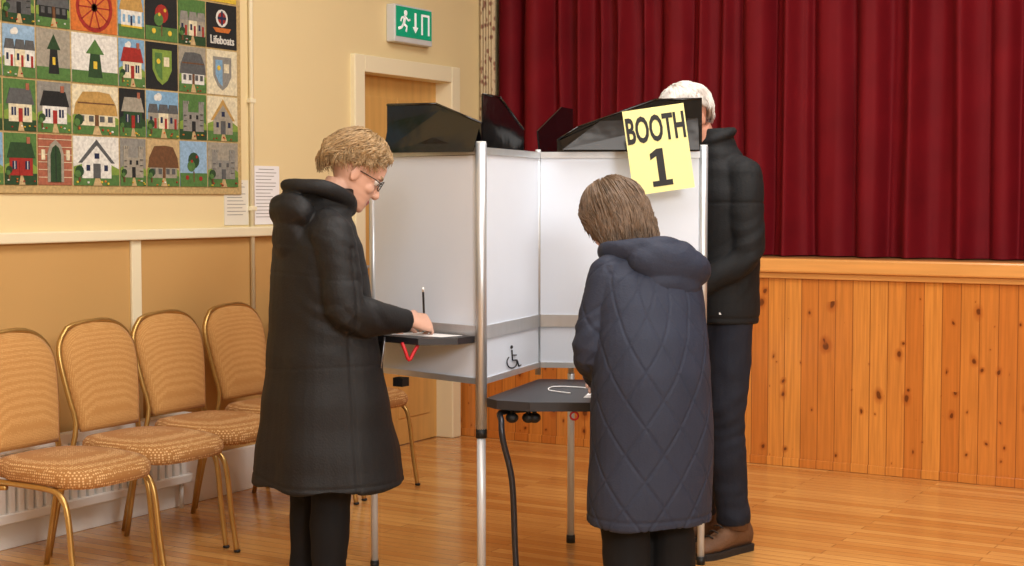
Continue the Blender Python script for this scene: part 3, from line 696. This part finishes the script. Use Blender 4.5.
def hair(root,M,m,ends,th,n,hang=False,lr=(.003,.006),wig=.02,seed=1,top=0.0,wave=.004,back=0.0,lump=0.0):
    rnd=random.Random(seed); c=Vector((0,-.008,.120)); R=Vector((.079,.097,.104))
    fr,sd,bk_=[radians(q) for q in ends]
    def te(phi):
        a=abs((phi+pi)%(2*pi)-pi)/pi
        if a<.5: t=(a/.5)**1.6; return fr+(sd-fr)*t
        t=(a-.5)/.5; t=t*t*(3-2*t); return sd+(bk_-sd)*t
    def pt(phi,t,o):
        lim=radians(98)
        tt=min(t,lim) if hang else t
        d=Vector((sin(tt)*sin(phi),sin(tt)*cos(phi),cos(tt)))
        o=o+lump*noise.noise(d*3.2+Vector((seed,0,0)))
        oo=o+back*max(0,-cos(phi))*max(0,sin(tt))
        p=c+Vector((d.x*(R.x+o),d.y*(R.y+oo),d.z*(R.z+o+top)))
        if hang and t>lim:
            q=(t-lim); p.z-=q*.105; p.x*=1+.06*q-.12*q*q; p.y=c.y+(p.y-c.y)*(1+.03*q-.12*q*q)
        return p
    b=B(); b.M=M; mi=b.mi(m); NP,NT=40,12; out=[];inn=[]
    for j in range(NT+1):
        out.append([b.v(pt(2*pi*i/NP,max(.02,te(2*pi*i/NP)*j/NT),th*.8*(1-.5*(j/NT)**3))) for i in range(NP)])
        inn.append([b.v(pt(2*pi*i/NP,max(.02,te(2*pi*i/NP)*j/NT),-.008)) for i in range(NP)])
    for j in range(NT):
        for i in range(NP):
            b.f([out[j][i],out[j+1][i],out[j+1][(i+1)%NP],out[j][(i+1)%NP]],mi)
            b.f([inn[j][i],inn[j][(i+1)%NP],inn[j+1][(i+1)%NP],inn[j+1][i]],mi)
    b.f(out[0],mi)
    for i in range(NP): b.f([out[NT][i],inn[NT][i],inn[NT][(i+1)%NP],out[NT][(i+1)%NP]],mi)
    for k_ in range(n):
        phi=rnd.uniform(0,2*pi); e=te(phi)*rnd.uniform(.85,1.07); s=rnd.uniform(0.03,.8)*e; o=th*rnd.uniform(.7,1.05); dr=rnd.uniform(-1,1)*wig*8
        L=8; pts=[];rr=[]; r=rnd.uniform(*lr); wv=noise.noise(Vector((sin(phi)*1.2,cos(phi)*1.2,s*.6+seed)))*8+rnd.uniform(-.4,.4)
        for q in range(L):
            u=q/(L-1); t=s+(e-s)*u
            pts.append(pt(phi+dr*u*u+wig*2*sin(wv+u*6),t,o*(1-.2*u)+wave*sin(wv+u*9))); rr.append(max(.0005,r*(1-.8*u**2)*(.4+.6*min(1,u*4))))
        b.tube(pts,rr,m,5,sub=2)
    return obj('hair',b,root)
def shoe(b,an,td,L,m,ms,hh=.09,w=.045,st_=.022):
    an=Vector(an); td=Vector(td).normalized(); sd=Vector((td.y,-td.x,0)); g=Vector((an.x,an.y,0))
    secs=[]
    for t,hw,h in ((-.30,.5,.6),(-.27,.72,.9),(-.12,.8,1.0),(.06,.82,.95),(.22,.9,.72),(.4,1.02,.55),(.56,.98,.5),(.66,.75,.42),(.70,.4,.25)):
        c=g+td*t*L; hw*=w; h*=hh; sec=[]
        for i in range(14):
            a=2*pi*i/14; x=cos(a); z=sin(a)
            sec.append(c+sd*x*hw*(1 if z<0 else 1-.25*z)+Vector((0,0,.016+h*.5*(1+z))))
        secs.append(sec)
    b.loft(secs,m)
    ol=[(-.31,.45),(-.29,.68),(-.24,.80),(0,.82),(.2,.92),(.4,1.02),(.56,.98),(.66,.78),(.715,.4)]
    for z0,z1,k in ((0,st_*.6,1.0),(st_*.6,st_,1.04)):
        pts=[g+td*t*L+sd*q*w*k+Vector((0,0,z0)) for t,q in ol]+[g+td*t*L-sd*q*w*k+Vector((0,0,z0)) for t,q in ol[::-1]]
        b.prism(pts,(0,0,z1-z0),ms)
def wrk(amp,f=7,seed=0,zst=.6):
    def fn(co,n):
        p=Vector((co.x*f,co.y*f,co.z*f*zst+seed)); a=noise.noise(p)+.5*noise.noise(p*2.3)
        return amp*a
    return fn
def sleeve(b,s,e,w_,r,m,cy0=0):
    s,e,w_=Vector(s),Vector(e),Vector(w_); inn=Vector((s.x*.35,s.y+(cy0-s.y)*.5,s.z+.012))
    out=s.lerp(e,.10)
    pts=[inn,s.lerp(inn,.35),out,s.lerp(e,.5),e,e.lerp(w_,.5),w_]
    b.tube(pts,[r[0]*.8,r[0]*.95,r[0],r[0]*.97,r[1],(r[1]+r[2])/2,r[2]],m,22,sub=5)
    b.ell(s+Vector((0,0,-.012)),(r[0]*1.02,)*3,m,18)
def ridge(x): return .5-2*abs(((x/(2*pi))%1)-.5)
def folds_arm(co,s,e,w_,amp=.006):
    s,e,w_=Vector(s),Vector(e),Vector(w_); de=(co-e).length
    if co.x*s.x<0 or abs(co.x)<.11 and co.z>e.z+.08: return 0
    g=exp(-(de/.12)**2)+.4*exp(-((co-s).length/.10)**2)+.5*exp(-((co-w_).length/.07)**2)
    return amp*2*g*ridge((co.z-e.z)*80+(co.y-e.y)*55+7*noise.noise(co*7))
def legsmesh(legs,rads,hipz,m,name,root,zend=.09,wr=.006):
    b=B()
    for hip,kn,an,_ in legs:
        hip,kn,an=Vector(hip),Vector(kn),Vector(an); an=Vector((an.x,an.y,zend))
        b.tube([hip+Vector((0,0,.03)),hip.lerp(kn,.5),kn,kn.lerp(an,.5),an],rads,m,20,sub=4)
    b.rings([(hipz-.08,0,legs[0][0][1],.13,.10),(hipz,0,legs[0][0][1],.155,.115),(hipz+.1,0,legs[0][0][1],.14,.10)],m)
    me=bake(b,.007,3)
    def fn(co,n):
        o=wrk(wr,8,3,.9)(co,n)
        for q in legs:
            k=Vector(q[1]); a=Vector((q[2][0],q[2][1],zend+.03))
            o+=wr*.8*(exp(-((co-k).length/.10)**2)+exp(-((co-a).length/.09)**2))*ridge(co.z*110+co.y*50+5*noise.noise(co*8))
        return o
    disp(me,fn); me.materials.append(m); return obj(name,me,root)
# ---- woman in black coat
legs=[((.078,-.02,.80),(.076,.0,.45),(.074,-.02,.09),(.1,1,0)),((-.078,-.02,.80),(-.076,-.01,.45),(-.074,-.03,.09),(-.1,1,0))]
arms=[((.150,-.03,1.245),(.215,-.01,.985),(.125,.25,.945),(-.25,.95,-.10),(-.75,-.1,-.65),1,(35,50,30)),
      ((-.150,-.03,1.245),(-.215,.01,.99),(-.07,.215,.935),(.35,.9,-.12),(0,0,-1),-1,(12,18,14))]
r1,M1=person('person with glasses and short wavy hair in a long black coat, at left shelf',-.635,5.0,(.85,.52),
 dict(skin=MT['skin'],hair=MT['hairb'],torso=[(.80,0,-.01,.14,.10),(.95,0,0,.13,.09),(1.1,0,0,.13,.09),(1.22,0,-.01,.12,.07),(1.29,0,.0,.06,.055)],
 head=(0,.082,1.412),pitch=34,yaw=-14,neck=(0,.0,1.28),arms=arms,legs=legs))
hair(r1,M1,MT['hairb'],(46,86,122),.026,2300,lr=(.0014,.0030),wig=.05,seed=3,top=.005,wave=.005,back=.010,lump=.010)
legsmesh(legs,[.085,.08,.070,.066,.054],.80,MT['tights'],'trousers',r1,.07)
for q in legs:
    b=B(); shoe(b,q[2],q[3],.26,MT['blk'],MT['sole'],.075,.04); obj('shoe',b,r1)
b=B(); m=MT['coat1']
b.rings([(.405,0,.02,.270,.244),(.5,0,.018,.259,.233),(.65,0,.012,.240,.208),(.8,0,.006,.222,.184),(.95,0,.0,.205,.162),(1.08,0,-.005,.200,.150),(1.18,0,-.012,.193,.135),(1.25,0,-.015,.165,.115),(1.30,0,-.005,.108,.098),(1.345,0,.014,.084,.088),(1.385,0,.030,.078,.082)],m,n=40)
for a in arms: sleeve(b,a[0],a[1],a[2],(.071,.066,.046),m,-.02)
b.ell((0,-.110,1.310),(.125,.060,.07),m,20,Matrix.Rotation(radians(30),3,'X'))
b.ell((0,-.118,1.235),(.100,.045,.10),m,20)
b.tube([(0,.100,1.315),(.07,.065,1.35),(.098,-.02,1.385),(.06,-.09,1.395),(0,-.115,1.398),(-.06,-.09,1.395),(-.098,-.02,1.385),(-.07,.065,1.35),(0,.100,1.315)],.024,m,14,sub=4)
me=bake(b,.0056,4)
def f1(co,n):
    p=Vector((co.x*6,co.y*6,co.z*2.2)); a=.010*noise.noise(p)+.004*noise.noise(Vector((co.x*12,co.y*12,co.z*6)))
    for q in arms: a+=folds_arm(co,q[0],q[1],q[2],.005)
    if 1.2<co.z<1.42 and co.y<-.03: a+=.004*ridge(co.z*70+co.y*40+6*noise.noise(co*6))
    ang=atan2(co.y,co.x)
    for zz,k in ((.435,.003),(.80,.0016),(1.10,.0016)): 
        z2=co.z-zz-.012*sin(co.x*9+zz*7); a-=k*exp(-(z2/.0045)**2)
    if .40<co.z<1.2:
        for q in (0.0,1.57): a-=.004*exp(-(((ang-q)*.2)/.005)**2)
        a+=.009*max(0,(.9-co.z)/.5)*sin(ang*6+1.5*noise.noise(co*3))
    return a
disp(me,f1); me.materials.append(m); obj('coat',me,r1)
b=B(); b.M=M1
for s in (1,-1):
    cx=s*.032; pts=[(cx+.023*cos(t),.096-.004*abs(cos(t)),.113+.018*sin(t)) for t in [i*pi/8 for i in range(17)]]
    b.tube(pts,.0016,MT['blk'],6); b.tube([(s*.055,.09,.117),(s*.074,.06,.117),(s*.078,.0,.112)],.0017,MT['blk'],6)
b.tube([(-.009,.097,.117),(0,.1,.119),(.009,.097,.117)],.0016,MT['blk'],6); obj('glasses',b,r1)
b=B(); b.tube([(.203,.118,.80),(.193,.132,.86),(.186,.140,.90)],.0035,MT['zip'],6); obj('pocket_zip',b,r1)
hd=Vector(arms[0][3]).normalized(); hn=Vector(arms[0][4]); hn=(hn-hd*hn.dot(hd)).normalized(); hs=hd.cross(hn)
wb=Vector(arms[0][2])+hd*.02
G=pm(r1)@(wb+hd*.100+hn*.026+hs*.030)
top=PX(423,288,5.01); dd0=(top-G); tipp=G-dd0*((G.z-.8918)/dd0.z); dd=top-tipp
b=B()
b.tube([tipp,tipp+dd*.08],[.0008,.0038],MT['paperc'],8); b.tube([tipp+dd*.08,tipp+dd*.93],.0038,MT['black_ink'],8); b.tube([tipp+dd*.93,top],.004,MT['paper'],8)
obj('pencil',b,label='dark pencil held upright in the writing hand over the left shelf',category='pencil')
# ---- woman in navy quilted coat
legs=[((.082,-.01,.78),(.082,.01,.43),(.080,-.02,.09),(.1,1,0)),((-.082,-.01,.78),(-.082,.01,.43),(-.080,-.02,.09),(-.1,1,0))]
arms=[((-.100,.085,1.125),(-.168,.085,.87),(0,.29,.755),(.6,.8,-.2),(0,0,-1),-1,(12,18,14)),
      ((.165,.085,1.125),(.195,.12,.87),(.09,.31,.765),(-.2,.95,-.2),(-.6,0,-.8),1,(35,50,30))]
r2,M2=person('person with brown bob in navy quilted hooded coat, seen from behind at low desk',.428,4.68,(-.45,.89),
 dict(skin=MT['skin'],hair=MT['hairm'],torso=[(.78,0,0,.13,.10),(.9,0,.02,.12,.09),(1.03,.02,.06,.12,.08),(1.12,.03,.10,.11,.06),(1.17,.02,.13,.06,.05)],
 head=(.016,.185,1.252),pitch=28,yaw=14,roll=-4,neck=(.02,.12,1.15),arms=arms,legs=legs))
hair(r2,M2,MT['hairm'],(55,155,166),.026,2600,hang=True,lr=(.0014,.0030),wig=.02,seed=5,wave=.003,lump=.008)
legsmesh(legs,[.085,.082,.080,.078,.074],.78,MT['tights'],'trousers',r2,.045)
for q in legs:
    b=B(); shoe(b,q[2],q[3],.25,MT['blk'],MT['sole'],.07,.04); obj('shoe',b,r2)
b=B(); m=MT['coat2']
b.rings([(.345,0,-.005,.204,.170),(.45,0,-.005,.203,.170),(.6,.004,-.004,.201,.168),(.78,.010,.0,.195,.162),(.9,.020,.015,.188,.15),(1.0,.030,.045,.184,.140),(1.09,.038,.075,.182,.125),(1.15,.038,.10,.158,.10),(1.195,.03,.12,.105,.082),(1.225,.02,.135,.074,.070)],m,n=40)
for a in arms: sleeve(b,a[0],a[1],a[2],(.060,.055,.042),m,.10)
me=bake(b,.0046,2)
def f2(co,n):
    side=atan2(co.x-.01,-co.y+.02)
    u=side*.20; v=co.z
    a=(u/.118+v/.165); c_=(u/.118-v/.165)
    d1=abs((a+.5)%1-.5); d2=abs((c_+.5)%1-.5); d_=min(d1,d2)*.095
    o=-.0036*exp(-(d_/.0034)**2)
    p=Vector((co.x*5,co.y*5,co.z*2.5)); o+=.010*noise.noise(p)+.004*noise.noise(Vector((co.x*13,co.y*13,co.z*6)))
    for q in arms: o+=folds_arm(co,q[0],q[1],q[2],.0045)
    if co.z<.40: o-=.003*exp(-((co.z-.372)/.004)**2)
    return o
disp(me,f2); me.materials.append(m); obj('coat',me,r2)
b=B()
b.ell((.085,.012,1.145),(.152,.078,.080),m,24,Matrix.Rotation(radians(10),3,'Y'))
b.ell((.075,-.014,1.085),(.105,.050,.055),m,20)
b.tube([(-.05,.17,1.18),(-.080,.10,1.188),(-.035,.03,1.198),(.06,.0,1.200),(.165,.03,1.180),(.178,.10,1.175),(.12,.17,1.175)],.033,m,16,sub=4)
me=bake(b,.0048,5)
def f3(co,n):
    o=.008*noise.noise(Vector((co.x*8,co.y*8,co.z*14)))
    r=abs((sqrt((co.x-.07)**2+(co.z-1.27)**2)))
    o+=.0035*ridge(r*95+5*noise.noise(co*5))
    return o
disp(me,f3); me.materials.append(m); obj('hood',me,r2)
# ---- man
legs=[((-.095,.0,.90),(-.10,.02,.50),(-.105,-.01,.10),(-.15,1,0)),((.095,-.01,.90),(.095,.01,.50),(.10,-.02,.10),(.15,1,0))]
arms=[((-.165,.0,1.450),(-.200,.02,1.14),(-.045,.235,.965),(.3,.9,-.2),(0,0,-1),-1,(12,18,14)),
      ((.165,.0,1.450),(.225,.04,1.15),(.10,.245,.97),(-.2,.95,-.15),(0,0,-1),1,(35,50,30))]
r3,M3=person('person with white hair in a black jacket and brown boots behind the yellow booth sign',.785,5.78,(-.85,-.53),
 dict(skin=MT['skin2'],hair=MT['hairw'],torso=[(.90,0,0,.14,.10),(1.1,0,0,.13,.10),(1.3,0,.01,.14,.10),(1.42,0,.01,.12,.07),(1.48,0,.03,.06,.055)],
 head=(0,.112,1.628),pitch=32,yaw=0,neck=(0,.02,1.47),arms=arms,legs=legs,hk=1.08,nr=1.12))
hair(r3,M3,MT['hairw'],(42,76,132),.017,2200,lr=(.0012,.0026),wig=.04,seed=8,wave=.003,back=.010,lump=.008)
legsmesh(legs,[.088,.082,.070,.067,.064],.90,MT['trous'],'trousers',r3,.11,.010)
for q in legs:
    b=B(); shoe(b,q[2],q[3],.29,MT['boot'],MT['sole'],.115,.05,.026)
    an=Vector(q[2]); b.tube([Vector((an.x,an.y,.09)),Vector((an.x,an.y-.01,.17))],[.052,.056],MT['boot'],16)
    td=Vector(q[3]).normalized(); sd=Vector((td.y,-td.x,0)); so_=obj('boot',b,r3)
    b=B()
    for i in range(4):
        c=Vector((an.x,an.y,0))+td*(.055+.028*i)+Vector((0,0,.125-.016*i)); b.tube([c-sd*.022,c+Vector((0,0,.006)),c+sd*.022],.0032,MT['sole'],6)
    obj('laces',b,so_)
b=B(); m=MT['jack']
b.rings([(.885,0,.0,.182,.135),(.95,0,.0,.190,.142),(1.1,0,.0,.190,.142),(1.25,0,.0,.196,.142),(1.36,0,.005,.194,.134),(1.45,0,.005,.175,.115),(1.51,0,.012,.125,.100),(1.56,0,.025,.092,.092),(1.60,0,.035,.080,.086),(1.62,0,.038,.076,.082)],m,n=40)
for a in arms: sleeve(b,a[0],a[1],a[2],(.070,.057,.043),m,.01)
b.tube([(0,.125,1.55),(.07,.08,1.575),(.085,.01,1.602),(.045,-.045,1.615),(0,-.055,1.618),(-.045,-.045,1.615),(-.085,.01,1.602),(-.07,.08,1.575),(0,.125,1.55)],.014,m,12,sub=4)
me=bake(b,.0055,4)
def f4(co,n):
    p=Vector((co.x*5,co.y*5,co.z*3)); a=.009*noise.noise(p)+.004*noise.noise(Vector((co.x*12,co.y*12,co.z*8)))
    for q in arms: a+=folds_arm(co,q[0],q[1],q[2],.0045)
    for zz in (.905,1.34): a-=.003*exp(-((co.z-zz)/.005)**2)
    return a
disp(me,f4); me.materials.append(m); obj('jacket',me,r3)
b=B(); b.box((-.001,-.012,-.004),(.001,.012,.004),MT['paper']); b.bm.transform(Matrix.Translation((-.150,.090,.925))@Matrix.Rotation(radians(-40),4,'Z')); obj('jacket_tag',b,r3)
# ---------------------------------------------------------------- light and camera
def area(n,loc,size,power,rot,col=(1,.975,.94),sy=None):
    l=bpy.data.lights.new(n,'AREA'); l.energy=power; l.size=size; l.color=col
    if sy: l.shape='RECTANGLE'; l.size_y=sy
    o=bpy.data.objects.new(n,l); COL.objects.link(o); o.location=loc; o.rotation_euler=rot; return o
area('ceiling_lamp_light',(3.0,-2.6,3.9),2.0,112,(0,0,0),sy=2.0)
area('ceiling_lamp_light',(3.6,-6.5,3.9),3.0,110,(0,0,0),sy=3.0)
d_=Vector((2.4,-1.0,1.0))-Vector((6.9,-7.2,3.0))
area('bounce_light',(6.9,-7.2,3.0),1.2,195,d_.to_track_quat('-Z','Y').to_euler(),(1,.985,.96))
wd=bpy.data.worlds.new('world'); SC.world=wd; wd.use_nodes=True; wd.node_tree.nodes['Background'].inputs[0].default_value=(1,.93,.85,1); wd.node_tree.nodes['Background'].inputs[1].default_value=.3
cam=bpy.data.cameras.new('camera'); co=bpy.data.objects.new('camera',cam); COL.objects.link(co)
cam.sensor_width=36; cam.lens=36*F/1024; co.location=(CX,CY,CH); co.rotation_euler=(pi/2-TH,0,YAW); SC.camera=co
